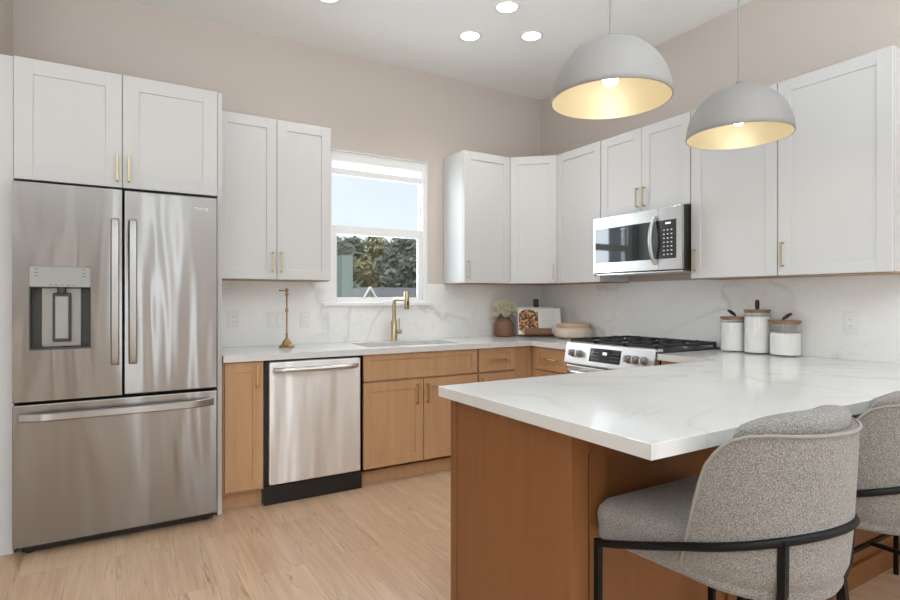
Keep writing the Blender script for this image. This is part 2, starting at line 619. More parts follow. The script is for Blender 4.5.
WX0, WX1, WZ0, WZ1 = -2.06, -1.217, 1.215, 2.37
mb = MB()
mb.box(-3.93, WX0, 0, .14, 0, H); mb.box(WX1, .12, 0, .14, 0, H)
mb.box(WX0, WX1, 0, .14, 0, WZ0); mb.box(WX0, WX1, 0, .14, WZ1, H)
structure(mb.build('wall_back', M['wall']))
mb = MB(); mb.box(0, .12, -5.4, 0, 0, H)
mb.box(0, .12, -7.7, -5.4, 0, .55); mb.box(0, .12, -7.7, -5.4, 2.45, H); mb.box(0, .12, YR, -7.7, 0, H)
structure(mb.build('wall_right', M['wall']))
mb = MB(); mb.box(-4.05, -3.93, -.62, .14, 0, H)
structure(mb.build('wall_left', M['wall']))
mb = MB(); mb.box(XL, -4.05, 0, .14, 0, H)
structure(mb.build('wall_back_living', M['wall']))
mb = MB(); mb.box(XL - .1, XL, -2.7, .14, 0, H); mb.box(XL - .1, XL, YR, -5.7, 0, H)
mb.box(XL - .1, XL, -5.7, -2.7, 0, .45); mb.box(XL - .1, XL, -5.7, -2.7, 2.55, H)
structure(mb.build('wall_left_living', M['wall']))
mb = MB(); mb.box(XL, -7.7, YR - .1, YR, 0, H); mb.box(-2.6, .12, YR - .1, YR, 0, H)
mb.box(-7.7, -4.5, YR - .1, YR, 0, .3); mb.box(-3.7, -2.5, YR - .1, YR, 0, .3); mb.box(-7.7, -2.5, YR - .1, YR, 2.6, H); mb.box(-5.5, -4.5, YR - .1, YR, .3, 2.6); mb.box(-3.7, -3.2, YR - .1, YR, .3, 2.6)
structure(mb.build('wall_rear', M['wall']))
mb = MB(); mb.box(-4.6, -3.6, -11.6, -11.5, -.05, 2.7); mb.box(-4.6, -4.5, -11.5, YR - .1, -.05, 2.7); mb.box(-3.7, -3.6, -11.5, YR - .1, -.05, 2.7)  # unseen unlit hall, added to darken what the fridge reflects
mb.box(-4.6, -3.6, -11.6, YR - .1, 2.6, 2.7); mb.box(-4.6, -3.6, -11.6, YR - .1, -.1, 0)
structure(mb.build('added_dark_hall', M['wall']))

# glazing frames of the living-room windows
def glazing(name, F, w, h, bars):
    mb = MB()
    for a, b_ in ((0, .07), (w - .07, w)):
        mb.box(a, b_, -.05, .03, 0, h, 0, 1, F)
    mb.box(0, w, -.05, .03, 0, .07, 0, 1, F); mb.box(0, w, -.05, .03, h - .07, h, 0, 1, F)
    for q in bars:
        mb.box(q - .05, q + .05, -.05, .03, 0, h, 0, 1, F)
    return structure(mb.build(name, M['trim']))
glazing('window_2', frame((-7.7, YR + .06, .3), (1, 0, 0), (0, 1, 0)), 2.2, 2.3, (1.1,))
glazing('window_streak', frame((-3.2, YR + .06, .3), (1, 0, 0), (0, 1, 0)), .6, 2.3, ())  # narrow window added for the bright streak on the fridge
glazing('window_3', frame((-.03, -7.7, .55), (0, 1, 0), (-1, 0, 0)), 2.3, 1.9, (1.15,))
glazing('window_4', frame((XL + .05, -5.7, .45), (0, 1, 0), (1, 0, 0)), 3.0, 2.1, (1.5,))
mb = MB(); mb.box(-.012, 0, YR, -3.2, 0, .1, .002)
structure(mb.build('baseboard_right', M['trim']))

# ------------------------------------------------------------------ kitchen window
mb = MB()
y0, y1 = -.004, .135
mb.box(WX0, WX0 + .006, y0, y1, WZ0, WZ1); mb.box(WX1 - .006, WX1, y0, y1, WZ0, WZ1)
mb.box(WX0 + .006, WX1 - .006, y0, y1, WZ1 - .006, WZ1); mb.box(WX0 + .006, WX1 - .006, y0, y1, WZ0, WZ0 + .01)
for a, b_ in ((WX0 + .006, WX0 + .034), (WX1 - .034, WX1 - .006)):
    mb.box(a, b_, .012, .10, WZ0 + .01, WZ1 - .006)
mb.box(WX0 + .034, WX1 - .034, .013, .10, 2.292, WZ1 - .006); mb.box(WX0 + .034, WX1 - .034, .013, .10, WZ0 + .01, 1.236)
win = structure(mb.build('window_1', M['vinyl']))
mb = MB()
mb.box(WX0 - .05, WX1 + .055, -.032, .0, 1.186, 1.214, .004)
mb.build('window_sill', M['trim'], win)
def sash(name, za, zb, y, st, rb, rt):
    mb = MB()
    xa, xb = WX0 + .034, WX1 - .034
    mb.box(xa, xa + st, y, y + .022, za, zb, .002); mb.box(xb - st, xb, y, y + .022, za, zb, .002)
    mb.box(xa + st, xb - st, y + .001, y + .021, za, za + rb); mb.box(xa + st, xb - st, y + .001, y + .021, zb - rt, zb)
    s = mb.build(name, M['vinyl'], win)
    mb = MB(); mb.box(xa + st - .003, xb - st + .003, y + .009, y + .013, za + rb - .003, zb - rt + .003)
    mb.build('window_pane', M['glass'], s)
    return s
sash('lower_sash', 1.236, 1.802, .022, .040, .018, .066)
sash('upper_sash', 1.76, 2.294, .050, .014, .04, .010)
sh = thing('window_shade', 'white roller shade rolled up at the top of the kitchen window', 'window shade', (-1.64, .03, 2.29))
mb = MB(); mb.box(WX0 + .036, WX1 - .036, .032, .036, 2.238, 2.292); mb.build('shade_fabric', M['shade'], sh)
mb = MB(); mb.box(WX0 + .036, WX1 - .036, .026, .042, 2.190, 2.240, .005); mb.build('bottom_rail', M['vinyl'], sh)

# ------------------------------------------------------------------ outside
random.seed(4)
mb = MB(); mb.box(-60, 80, .6, 130, -3.2, -3.0)
structure(mb.build('ground_outside', plain('dry_lawn', (0.16, 0.17, 0.08), 0.9)))
M['bark'] = plain('grey_bark', (0.12, 0.09, 0.065), 0.9)
LEAF = [leafy('dark_green_leaves', (0.05, 0.075, 0.042), (0.12, 0.16, 0.085)),
        leafy('olive_green_leaves', (0.11, 0.12, 0.045), (0.28, 0.26, 0.10)),
        leafy('grey_green_leaves', (0.09, 0.115, 0.085), (0.22, 0.25, 0.185))]
def tree(x, y, h, rx, mat, label, n=4200, z0=-3.0, leaf=.2):
    t = thing('tree', label, 'tree', (x, y, z0), 'trees outside the kitchen window')
    mb = MB()
    mb.tube([(x, y, z0), (x + .1, y, z0 + (h - z0) * .4), (x, y + .1, h - 1.2)], [.25, .18, .06], 8)
    for k in range(5):
        a = random.uniform(0, 2 * pi); zb = z0 + (h - z0) * random.uniform(.35, .6)
        mb.tube([(x, y, zb), (x + rx * .7 * cos(a), y + rx * .7 * sin(a), zb + 1.3)], [.09, .03], 6)
    mb.build('trunk', M['bark'], t)
    mb = MB()
    blobs = []
    for k in range(26):
        a = random.uniform(0, 2 * pi); q = random.uniform(0, .72)
        zz = random.uniform(.3, .93)
        wr = rx * (1.1 - .7 * abs(zz - .5))
        blobs.append((x + wr * q * cos(a), y + wr * q * sin(a), z0 + (h - z0) * zz, rx * random.uniform(.3, .5)))
    blobs.append((x, y, h - rx * .35, rx * .38))
    for k in range(n):
        bx, by, bz, br = random.choice(blobs)
        d = Vector((random.gauss(0, 1), random.gauss(0, 1), random.gauss(0, .8))).normalized() * br * random.uniform(.55, 1.05)
        c = Vector((bx, by, bz)) + d
        u = Vector((random.gauss(0, 1), random.gauss(0, 1), random.gauss(0, 1))).normalized()
        v = u.orthogonal().normalized() * leaf * random.uniform(.5, 1.0)
        u = u * leaf * random.uniform(.7, 1.4)
        vs = [mb.bm.verts.new(c + q) for q in (-u, v * .6, u, -v * .6)]
        mb.bm.faces.new(vs)
    mb.build('foliage', mat, t)
for a in ((5.0, 21.0, 4.35, 1.45, LEAF[2], 'grey green tree at the left edge of the kitchen window'),
          (9.4, 29.5, 5.2, 1.9, LEAF[0], 'dark green tree between the teal outbuilding and the olive tree outside'),
          (9.2, 25.5, 4.9, 1.7, LEAF[1], 'olive yellow tree in the middle of the kitchen window'),
          (8.7, 20.6, 4.45, 1.5, LEAF[2], 'grey green tree standing over the grey roof outside'),
          (13.4, 26.5, 5.1, 1.8, LEAF[0], 'dark green tree at the right edge of the kitchen window'),
          (14.2, 33.0, 5.7, 2.5, LEAF[0], 'tall dark tree far behind the grey roof outside'),
          (9.6, 35.5, 5.4, 2.5, LEAF[2], 'pale tree far behind the teal outbuilding outside')):
    tree(*a)
# neighbouring house: grey roof with a white trimmed gable
hs = thing('house', 'neighbouring house with grey roof and white trimmed gable beyond the window', 'house', (6.8, 16.5, -3))
mb = MB(); mb.box(4.75, 11.5, 14.6, 18.0, -3, .95); mb.build('wall', plain('grey_siding', (0.25, 0.27, 0.28), 0.8), hs)
mb = MB()
for s in (1,):
    a = [(4.6, 14.2, .95), (11.8, 14.2, .95), (11.8, 16.4, 1.69), (4.6, 16.4, 1.69)]
    b_ = [(11.8, 18.4, .95), (4.6, 18.4, .95)]
    V = [mb.bm.verts.new(p) for p in a + b_]
    mb.bm.faces.new((V[0], V[1], V[2], V[3])); mb.bm.faces.new((V[3], V[2], V[4], V[5])); mb.bm.faces.new((V[0], V[5], V[4], V[1]))
    mb.bm.faces.new((V[0], V[3], V[5])); mb.bm.faces.new((V[1], V[4], V[2]))
mb.build('roof', paint('grey_shingles', (0.135, 0.14, 0.15), 0.9, 0.3), hs)
gx, gy = 4.07, 13.9
mb = MB()
V = [mb.bm.verts.new(p) for p in ((gx - .27, gy, 1.2), (gx + .27, gy, 1.2), (gx, gy, 1.62), (gx - .27, gy + 2.2, 1.2), (gx + .27, gy + 2.2, 1.2), (gx, gy + 2.2, 1.62))]
for f in ((0, 1, 2), (3, 5, 4), (0, 2, 5, 3), (1, 4, 5, 2), (0, 3, 4, 1)):
    mb.bm.faces.new([V[k] for k in f])
mb.box(gx - .27, gx + .27, gy, gy + 2.2, -3, 1.2)
mb.build('gable', plain('grey_gable', (0.24, 0.26, 0.26), 0.8), hs)
mb = MB()
for s in (-1, 1):
    mb.tube([(gx + s * .30, gy - .06, 1.14), (gx, gy - .06, 1.64)], .045, 4)
mb.build('gable_trim', M['trim'], hs)
mb = MB(); mb.box(2.57, 2.93, 12.5, 14, -3, 2.6, .01)  # stand-in box for a bluish reflection in the window pane
tag(mb.build('column', paint('teal_grey_reflection', (0.22, 0.29, 0.27), 0.7, .05)), 'narrow teal grey outbuilding left of the gable beyond the window', 'upright')

# ------------------------------------------------------------------ backsplash
mb = MB()
e = .012
mb.box(-2.90, WX0 - .0, -e, -.002, .914, 1.366); mb.box(WX1, -.0, -e, -.002, .914, 1.366); mb.box(WX0, WX1, -e, -.002, .914, 1.212)
tag(mb.build('backsplash', M['splash']), 'veined white quartz backsplash under the window and above the sink', 'backsplash')
mb = MB(); mb.box(-e, -.002, -3.19, -e, .914, 1.372)
tag(mb.build('backsplash', M['splash']), 'veined white quartz backsplash behind the range and the jars', 'backsplash')

# ================================================================== fridge surround
fs = thing('fridge_cabinet', 'white two-door cabinet above the refrigerator with full-height side panels', 'cabinet', (-3.39, -.3, 1.826))
mb = MB(); mb.box(-3.845, -2.925, -.615, -.004, 1.832, 2.425); mb.build('body', M['white'], fs)
mb = MB(); mb.box(-3.925, -3.848, -.62, -.004, 0, 2.425, .001); mb.build('side_panel', M['white'], fs)
mb = MB(); mb.box(-2.922, -2.898, -.62, -.004, 0, 2.425, .001); mb.build('side_panel', M['white'], fs)
for x0, w, hx in ((-3.845, .452, .430), (-3.390, .464, .028)):
    F = F_back(x0, -.640, 1.828)
    mb = MB(); shaker(mb, F, w, .595, st=.075)
    d = mb.build('door', M['white'], fs)
    bar_pull(F, hx, .03, .135, True, M['champagne'], d)

# ------------------------------------------------------------------ refrigerator
fr = thing('refrigerator', 'stainless steel french door refrigerator with ice dispenser and bottom freezer', 'refrigerator', (-3.389, -.36, 0))
X0, X1, FY = -3.842, -2.936, -.7174
mb = MB(); mb.box(X0 + .006, X1 - .006, -.64, -.02, .05, 1.79); mb.build('cabinet_body', M['gap'], fr)
def round_door(xa, xb, za, zb, hole=None):
    mb = MB()
    if not hole:
        mb.box(xa, xb, FY, -.645, za, zb, .006, 3)
    else:
        hx0, hx1, hz0, hz1 = hole
        mb.box(xa, hx0, FY, -.645, za, zb, 0); mb.box(hx1, xb, FY, -.645, za, zb, 0)
        mb.box(hx0, hx1, FY, -.645, za, hz0, 0); mb.box(hx0, hx1, FY, -.645, hz1, zb, 0)
    return mb
dl = round_door(X0, -3.394, .748, 1.803, (-3.777, -3.528, .995, 1.402)).build('door', M['steel'], fr)
dr = round_door(-3.384, X1, .748, 1.803).build('door', M['steel'], fr)
dz = round_door(X0, X1, .052, .734).build('freezer_drawer', M['steel'], fr)
for d, x in ((dl, -3.424), (dr, -3.345)):
    rows = []
    for z, y in ((.905, -.722), (.915, -.752), (.95, -.764), (1.12, -.772), (1.28, -.774), (1.44, -.772), (1.61, -.764), (1.645, -.752), (1.655, -.722)):
        rows.append([(x - .0185, y + .006, z), (x - .014, y, z), (x + .014, y, z), (x + .0185, y + .006, z), (x + .0185, y + .014, z), (x - .0185, y + .014, z)])
    mb = MB(); vr = mb.grid(rows, True); mb.bm.faces.new(vr[0]); mb.bm.faces.new(vr[-1][::-1])
    mb.build('handle', M['steel_handle'], d, smooth=True)
rows = []
for k in range(25):
    t = k / 24
    x = -3.815 + .86 * t
    y = -.724 - .036 * min(1, sin(pi * t) * 3.5) - .014 * sin(pi * t)
    rows.append([(x, y + .006, .654), (x, y, .659), (x, y, .690), (x, y + .006, .695), (x, y + .013, .695), (x, y + .013, .654)])
mb = MB(); vr = mb.grid(rows, True); mb.bm.faces.new(vr[0]); mb.bm.faces.new(vr[-1][::-1])
mb.build('handle', M['steel_handle'], dz, smooth=True)
# dispenser
mb = MB()
mb.box(-3.777, -3.528, FY - .004, -.66, 1.298, 1.402, .005)
dc = mb.build('dispenser_panel', M['panel_grey'], dl, 'silver dispenser control panel')
mb = MB()
for x in (-3.755, -3.565):
    mb = MB()
    for z in (1.385, 1.368, 1.352):
        mb.box(x, x + .014, FY - .0046, FY - .003, z, z + .003)
    mb.build('button_marking', M['line_grey'], dc)
mb = MB()
for k in range(5):
    mb.box(-3.70 + k * .024, -3.688 + k * .024, FY - .0046, FY - .003, 1.309, 1.312)
mb.build('button_marking', M['line_grey'], dc)
mb = MB()
mb.box(-3.777, -3.528, -.655, -.648, .995, 1.30)
mb.box(-3.777, -3.772, FY + .001, -.65, .995, 1.30); mb.box(-3.533, -3.528, FY + .001, -.65, .995, 1.30)
mb.box(-3.777, -3.528, FY - .004, -.65, .995, 1.004)
mb.build('dispenser_recess', M['recess'], dl, 'dark grey dispenser recess')
mb = MB()
mb.box(-3.735, -3.57, -.668, -.654, 1.004, 1.298, .004)
mb.build('dispenser_back_plate', M['steel_dark'], dl)
mb = MB()
mb.box(-3.688, -3.612, -.690, -.668, 1.03, 1.272, .006); mb.cyl((-3.65, -.69, 1.27), (-3.65, -.69, 1.298), .018)
mb.build('dispenser_lever', M['recess'], dl)
mb = MB(); mb.box(-3.677, -3.623, -.693, -.688, 1.045, 1.255, .003); mb.build('paddle', M['panel_grey'], dl)
mb = MB(); mb.box(-3.052, -2.982, FY - .002, FY, 1.727, 1.741, .001)
bd = mb.build('badge', M['plastic_white'], dr, 'small white name badge')

def lettering(body, size, F, mat, parent):
    """extruded letters laid on the face of frame F (x right, z up)"""
    cu = bpy.data.curves.new('lettering', 'FONT')
    cu.body = body
    cu.size = size
    cu.extrude = .0004
    to = bpy.data.objects.new('lettering_source', cu)
    COL.objects.link(to)
    bpy.context.view_layer.update()
    me = bpy.data.meshes.new_from_object(to.evaluated_get(bpy.context.evaluated_depsgraph_get()))
    bpy.data.objects.remove(to)
    bpy.data.curves.remove(cu)
    bm = bmesh.new(); bm.from_mesh(me); bpy.data.meshes.remove(me)
    mb = MB(); mb.bm.free(); mb.bm = bm
    mb.transform(F @ Matrix(((1, 0, 0, 0), (0, 0, 1, 0), (0, 1, 0, 0), (0, 0, 0, 1))))
    return mb.build('lettering', mat, parent)
lettering('FRIGIDAIRE', .0105, F_back(-3.049, FY - .0025, 1.7302), M['black'], bd)
mb = MB(); mb.box(X0 + .03, X1 - .02, -.66, -.05, .012, .05); mb.build('kick_grille', M['black'], fr)
for x in (X0 + .06, X1 - .05):
    for y in (-.63, -.1):
        mb = MB(); mb.cyl((x, y, 0), (x, y, .02), .02, 12); mb.build('foot', M['black'], fr)

# ================================================================== wall cabinets
def wall_cabinet(label, F, w, h, depth, doors, st=.065):
    """F: face frame origin at lower-left corner of the carcass front; doors: (x0, w, handle x or None)"""
    loc = F @ Vector((w / 2, -depth / 2, 0))
    c = thing('wall_cabinet', label, 'cabinet', loc, None)
    mb = MB(); mb.box(0, w, -depth, 0, .006, h, .001, 1, F); mb.build('body', M['white'], c)
    mb = MB(); mb.box(.002, w - .002, -depth + .002, -.002, 0, .0065, 0, 1, F); mb.build('underside', M['wood_under'], c, 'brown wooden underside')
    Fd = F @ Matrix.Translation((0, .021, 0))
    for x0, dw, hx, hz in doors:
        G = Fd @ Matrix.Translation((x0, 0, .004))
        mb = MB(); shaker(mb, G, dw, h - .006, st=st)
        d = mb.build('door', M['white'], c)
        if hx is not None:
            bar_pull(G, hx, hz, .135, True, M['champagne'], d)
    return c
ZU, HU = 1.366, 1.056
wall_cabinet('white two-door wall cabinet between the refrigerator and the window', F_back(-2.893, -.304, ZU), .745, HU, .30,
             [(.004, .372, .345, .045), (.379, .364, .026, .045)])
wall_cabinet('white single-door wall cabinet just right of the window', F_back(-1.062, -.304, ZU), .460, HU, .30, [(.004, .452, .03, .04)])
# diagonal corner cabinet
cc = thing('wall_cabinet', 'white angled wall cabinet across the room corner', 'cabinet', (-.3, -.3, ZU))
poly = [(-.004, -.004), (-.600, -.004), (-.600, -.304), (-.304, -.580), (-.004, -.580)]
mb = MB(); mb.prism(poly, ZU + .006, ZU + HU, .001); mb.build('body', M['white'], cc)
mb = MB(); mb.prism([(x * .995, y * .995) for x, y in poly], ZU, ZU + .0065); mb.build('underside', M['wood_under'], cc, 'brown wooden underside')
r_ = Vector((.296, -.276, 0)).normalized(); o_ = Vector((-.276, -.296, 0)).normalized()
F = frame(Vector((-.600, -.304, ZU + .004)) + o_ * .021 + r_ * .012, r_, o_)
mb = MB(); shaker(mb, F, .381, HU - .006, st=.065); d = mb.build('door', M['white'], cc)
bar_pull(F, .352, .03, .13, True, M['champagne'], d)
# right wall run
wall_cabinet('white narrow wall cabinet between the corner cabinet and the microwave', F_right(-.304, -.583, ZU), .479, HU, .30, [(.004, .472, .44, .04)])
mc = wall_cabinet('short white two-door wall cabinet above the microwave', F_right(-.304, -1.064, 1.838), .756, 2.422 - 1.838, .30,
                  [(.003, .373, .346, .03), (.379, .374, .026, .03)])
wall_cabinet('white single-door wall cabinet just right of the microwave', F_right(-.304, -1.822, ZU), .533, HU, .30, [(.003, .5285, .028, .045)])
wall_cabinet('white single-door wall cabinet above the glass jars, rightmost of the row', F_right(-.304, -2.357, ZU), .526, HU, .30, [(.002, .521, .028, .045)])

# ------------------------------------------------------------------ microwave
mw = thing('microwave', 'stainless over-the-range microwave below the short white cabinet', 'microwave', (-.2, -1.452, 1.418))
ya, yb = -1.073, -1.818
mb = MB(); mb.box(-.380, -.014, yb, ya, 1.424, 1.832, .002); mb.build('case', M['black'], mw, 'black microwave case')
F = F_right(-.410, ya, 1.424)
W_ = ya - yb
mb = MB(); mb.box(0, .572, -.028, 0, .004, .404, .003, 2, F); d = mb.build('door', M['steel_plain'], mw)
mb = MB(); mb.box(.574, W_, -.028, 0, .004, .404, .003, 2, F); cp = mb.build('control_panel', M['steel_plain'], mw)
mb = MB(); mb.box(.022, .572, -.004, .0012, .075, .322, 0, 1, F); mb.build('door_window', M['black_glass'], d, 'dark glass door window')
mb = MB(); mb.box(.578, .708, -.004, .0012, .075, .322, 0, 1, F); kp = mb.build('key_panel', M['black_glass'], cp, 'black key panel')
mb = MB()
for r in range(7):
    for k in range(3):
        mb.box(.612 + k * .028, .624 + k * .028, .001, .0018, .098 + r * .026, .105 + r * .026, 0, 1, F)
mb.build('key_markings', M['text_white'], kp)
mb = MB(); mb.box(.628, .668, .001, .0018, .295, .307, 0, 1, F); mb.build('clock_display', M['display'], kp)
mb = MB()
pts = []
for k in range(13):
    t = k / 12
    pts.append(F @ Vector((.548, .004 + .045 * sin(pi * t) ** .7, .045 + .31 * t)))
mb.tube(pts, [.010 + .004 * sin(pi * k / 12) for k in range(13)], 12)
mb.build('handle', M['polished'], d, smooth=True)
lettering('FRIGIDAIRE', .011, F @ Matrix.Translation((.255, .0014, .298)), M['text_white'], d)
mb = MB(); mb.box(-.385, -.02, yb + .01, ya - .01, 1.412, 1.425, .003); mb.build('bottom_vent', M['steel_plain'], mw)

# ================================================================== base cabinets, back run
YF = -.603      # carcass front
def base_front(F, c, doors=(), drawers=(), mat=None, st=.06):
    """doors: (x, w, z, h, handle x, handle z); drawers: (x, w, z, h, handle length or 0)"""
    mat = mat or M['wood']
    for x, w, z, h, hx, hz in doors:
        G = F @ Matrix.Translation((x, .021, z))
        mb = MB(); shaker(mb, G, w, h, st=min(st, w * .3)); d = mb.build('door', mat, c)
        if hx is not None:
            bar_pull(G, hx, hz, .135, True, M['brass'], d)
    for x, w, z, h, hl in drawers:
        G = F @ Matrix.Translation((x, .021, z))
        mb = MB(); shaker(mb, G, w, h, st=.052, rail=.04); d = mb.build('drawer', mat, c)
        if hl:
            bar_pull(G, w / 2 - hl / 2, h / 2, hl, False, M['brass'], d)
def base_body(c, F, w, depth, toe=True):
    mb = MB(); mb.box(0, w, -depth, 0, .10, .874, .001, 1, F); mb.build('body', M['wood'], c)
    if toe:
        mb = MB(); mb.box(0, w, -depth, -.055, 0, .102, 0, 1, F); mb.build('toe_kick', M['wood'], c)
b1 = thing('base_cabinet', 'narrow maple base cabinet between the refrigerator and the dishwasher', 'cabinet', (-2.78, -.3, 0))
F = F_back(-2.893, YF, 0); base_body(b1, F, .231, .59)
base_front(F, b1, doors=[(.010, .214, .118, .752, .178, .60)])
# dishwasher
dw = thing('dishwasher', 'stainless dishwasher left of the sink cabinet', 'dishwasher', (-2.36, -.3, 0))
mb = MB(); mb.box(-2.658, -2.042, -.598, -.05, .02, .872); mb.build('tub', M['black'], dw, 'black tub edge')
mb = MB(); mb.box(-2.640, -2.060, -.650, -.600, .128, .862, .008, 3); dd = mb.build('door', M['steel_dw'], dw)
pts = []
for k in range(21):
    t = k / 20
    pts.append((-2.610 + .52 * t, -.652 - .036 * min(1, sin(pi * t) * 4) - .012 * sin(pi * t), .815))
mb = MB(); mb.tube(pts, .017, 12); mb.build('handle', M['polished'], dd, smooth=True)
mb = MB(); mb.box(-2.662, -2.038, -.615, -.08, 0, .112, .003); mb.build('kick_plate', M['black'], dw, 'black kick plate')
# sink cabinet
b2 = thing('base_cabinet', 'maple sink base cabinet with two doors below the window', 'cabinet', (-1.58, -.3, 0))
F = F_back(-2.034, YF, 0)
mb = MB()
mb.box(0, .908, -.02, 0, .10, .874, 0, 1, F); mb.box(0, .018, -.59, 0, .10, .874, 0, 1, F); mb.box(.89, .908, -.59, 0, .10, .874, 0, 1, F)
mb.box(0, .908, -.59, 0, .10, .118, 0, 1, F)
mb.build('body', M['wood'], b2)
mb = MB(); mb.box(0, .908, -.59, -.055, 0, .102, 0, 1, F); mb.build('toe_kick', M['wood'], b2)
base_front(F, b2, doors=[(.004, .444, .118, .566, .391, .40), (.454, .446, .118, .566, .022, .40)], drawers=[(.004, .896, .698, .174, 0)])
# drawer cabinet and corner filler
b3 = thing('base_cabinet', 'narrow maple drawer cabinet right of the sink doors', 'cabinet', (-.94, -.3, 0))
F = F_back(-1.124, YF, 0); base_body(b3, F, .520, .59)
base_front(F, b3, doors=[(.006, .34, .118, .566, .03, .40)], drawers=[(.006, .34, .698, .174, .148)])
b4 = thing('base_cabinet', 'maple drawer cabinet between the corner and the range', 'cabinet', (-.3, -.84, 0))
F = F_right(YF, -.605, 0); base_body(b4, F, .450, .59)
base_front(F, b4, drawers=[(.062, .384, .698, .174, .15), (.062, .384, .41, .28, .15), (.062, .384, .118, .285, .15)])

# worktop A: back run and corner, with the sink cut-out
ZT, ZB = .914, .876
mb = MB()
SX0, SX1, SY0, SY1 = -1.955, -1.215, -.535, -.165
mb.prism([(-2.895, -.650), (SX0, -.650), (SX0, -.0125), (-2.895, -.0125)], ZB, ZT)
mb.box(SX0, SX1, -.650, SY0, ZB, ZT); mb.box(SX0, SX1, SY1, -.0125, ZB, ZT)
mb.prism([(SX1, -.650), (-.650, -.650), (-.650, -1.057), (-.0125, -1.057), (-.0125, -.0125), (SX1, -.0125)], ZB, ZT)
bmesh.ops.remove_doubles(mb.bm, verts=mb.bm.verts, dist=1e-5)
tag(mb.build('worktop', M['marble']), 'veined white quartz worktop along the sink wall', 'worktop')
# sink
mb = MB()
t = .004
zb = .70
mb.box(SX0 - .02, SX1 + .02, SY0 - .02, SY1 + .02, zb, zb + t)
mb.box(SX0 - .014, SX0 - .010, SY0 - .01, SY1 + .01, zb, ZB); mb.box(SX1 + .010, SX1 + .014, SY0 - .01, SY1 + .01, zb, ZB)
mb.box(SX0 - .014, SX1 + .014, SY0 - .014, SY0 - .010, zb, ZB); mb.box(SX0 - .014, SX1 + .014, SY1 + .010, SY1 + .014, zb, ZB)
mb.cyl((-1.585, -.34, zb + t), (-1.585, -.34, zb + t + .004), .045, 20)
tag(mb.build('sink', M['steel_plain']), 'stainless undermount sink set into the worktop below the window', 'sink')
# faucet
fa = thing('faucet', 'brushed brass kitchen faucet with a square bend behind the sink', 'faucet', (-1.568, -.105, ZT))
fx, fy = -1.568, -.105
mb = MB(); mb.lathe([(0, 0), (.029, 0), (.029, .006), (.0245, .009), (.0245, .155), (.022, .158), (0, .158)], (fx, fy, ZT), 24); mb.build('body', M['champagne'], fa, smooth=True)
mb = MB()
pts = [(fx, fy, ZT + .15), (fx, fy, 1.20)] + [(fx, fy - .04 + .04 * cos(a), 1.20 + .04 * sin(a)) for a in (R(22), R(45), R(68), R(90))] + [(fx, fy - .205, 1.24)]
mb.tube(pts, .0145, 14); mb.build('spout', M['champagne'], fa, smooth=True)
mb = MB(); mb.lathe([(0, 0), (.017, 0), (.019, .008), (.020, .07), (.020, .12), (.018, .135), (0, .135)], (fx, fy - .222, 1.163), 20); sp = mb.build('spray_head', M['champagne'], fa, smooth=True)
mb = MB(); mb.box(fx - .006, fx + .006, fy - .244, fy - .239, 1.195, 1.225, .002); mb.build('spray_button', M['black'], sp)
mb = MB(); mb.cyl((fx, fy, .985), (fx + .062, fy, .985), .017, 16); mb.tube([(fx + .045, fy, .99), (fx + .045, fy - .004, 1.09)], .0045, 8); mb.build('handle', M['champagne'], fa, smooth=True)

# ------------------------------------------------------------------ range
rg = thing('gas_range', 'stainless slide-in gas range with black grates', 'range', (-.33, -1.45, 0))
ra, rb = -1.059, -1.827
mb = MB(); mb.box(-.62, -.02, rb + .003, ra - .003, .09, .905); mb.build('body', M['black'], rg, 'black range body')
F = F_right(-.62, ra - .003, 0)
RW = ra - rb - .006
mb = MB(); mb.box(0, RW, 0, .045, .20, .775, .004, 2, F); od = mb.build('oven_door', M['steel_bright'], rg)
mb = MB(); mb.box(.09, RW - .09, .04, .0465, .30, .64, 0, 1, F); mb.build('oven_window', M['black_glass'], od)
pts = [F @ Vector((.035 + (RW - .07) * k / 20, .047 + .042 * min(1, sin(pi * k / 20) * 5), .735)) for k in range(21)]
mb = MB(); mb.tube(pts, .016, 12); mb.build('handle', M['polished'], od, smooth=True)
mb = MB(); mb.box(0, RW, 0, .042, .10, .192, .004, 2, F); mb.build('storage_drawer', M['steel_plain'], rg)
mb = MB(); mb.box(.02, RW - .02, -.5, -.03, 0, .1, 0, 1, F); mb.build('toe_kick', M['black'], rg)
# sloping control panel: profile in (out, z)
prof = [(0, .785), (.060, .785), (.066, .795), (.036, .930), (.028, .937), (-.03, .937), (-.03, .9), (0, .9)]
mb = MB()
va = [mb.bm.verts.new(F @ Vector((0, a, z))) for a, z in prof]
vb = [mb.bm.verts.new(F @ Vector((RW, a, z))) for a, z in prof]
mb.bm.faces.new(va); mb.bm.faces.new(vb[::-1])
for k in range(len(prof)):
    mb.bm.faces.new((va[k], vb[k], vb[(k + 1) % len(prof)], va[(k + 1) % len(prof)]))
cpn = mb.build('control_panel', M['steel_bright'], rg)
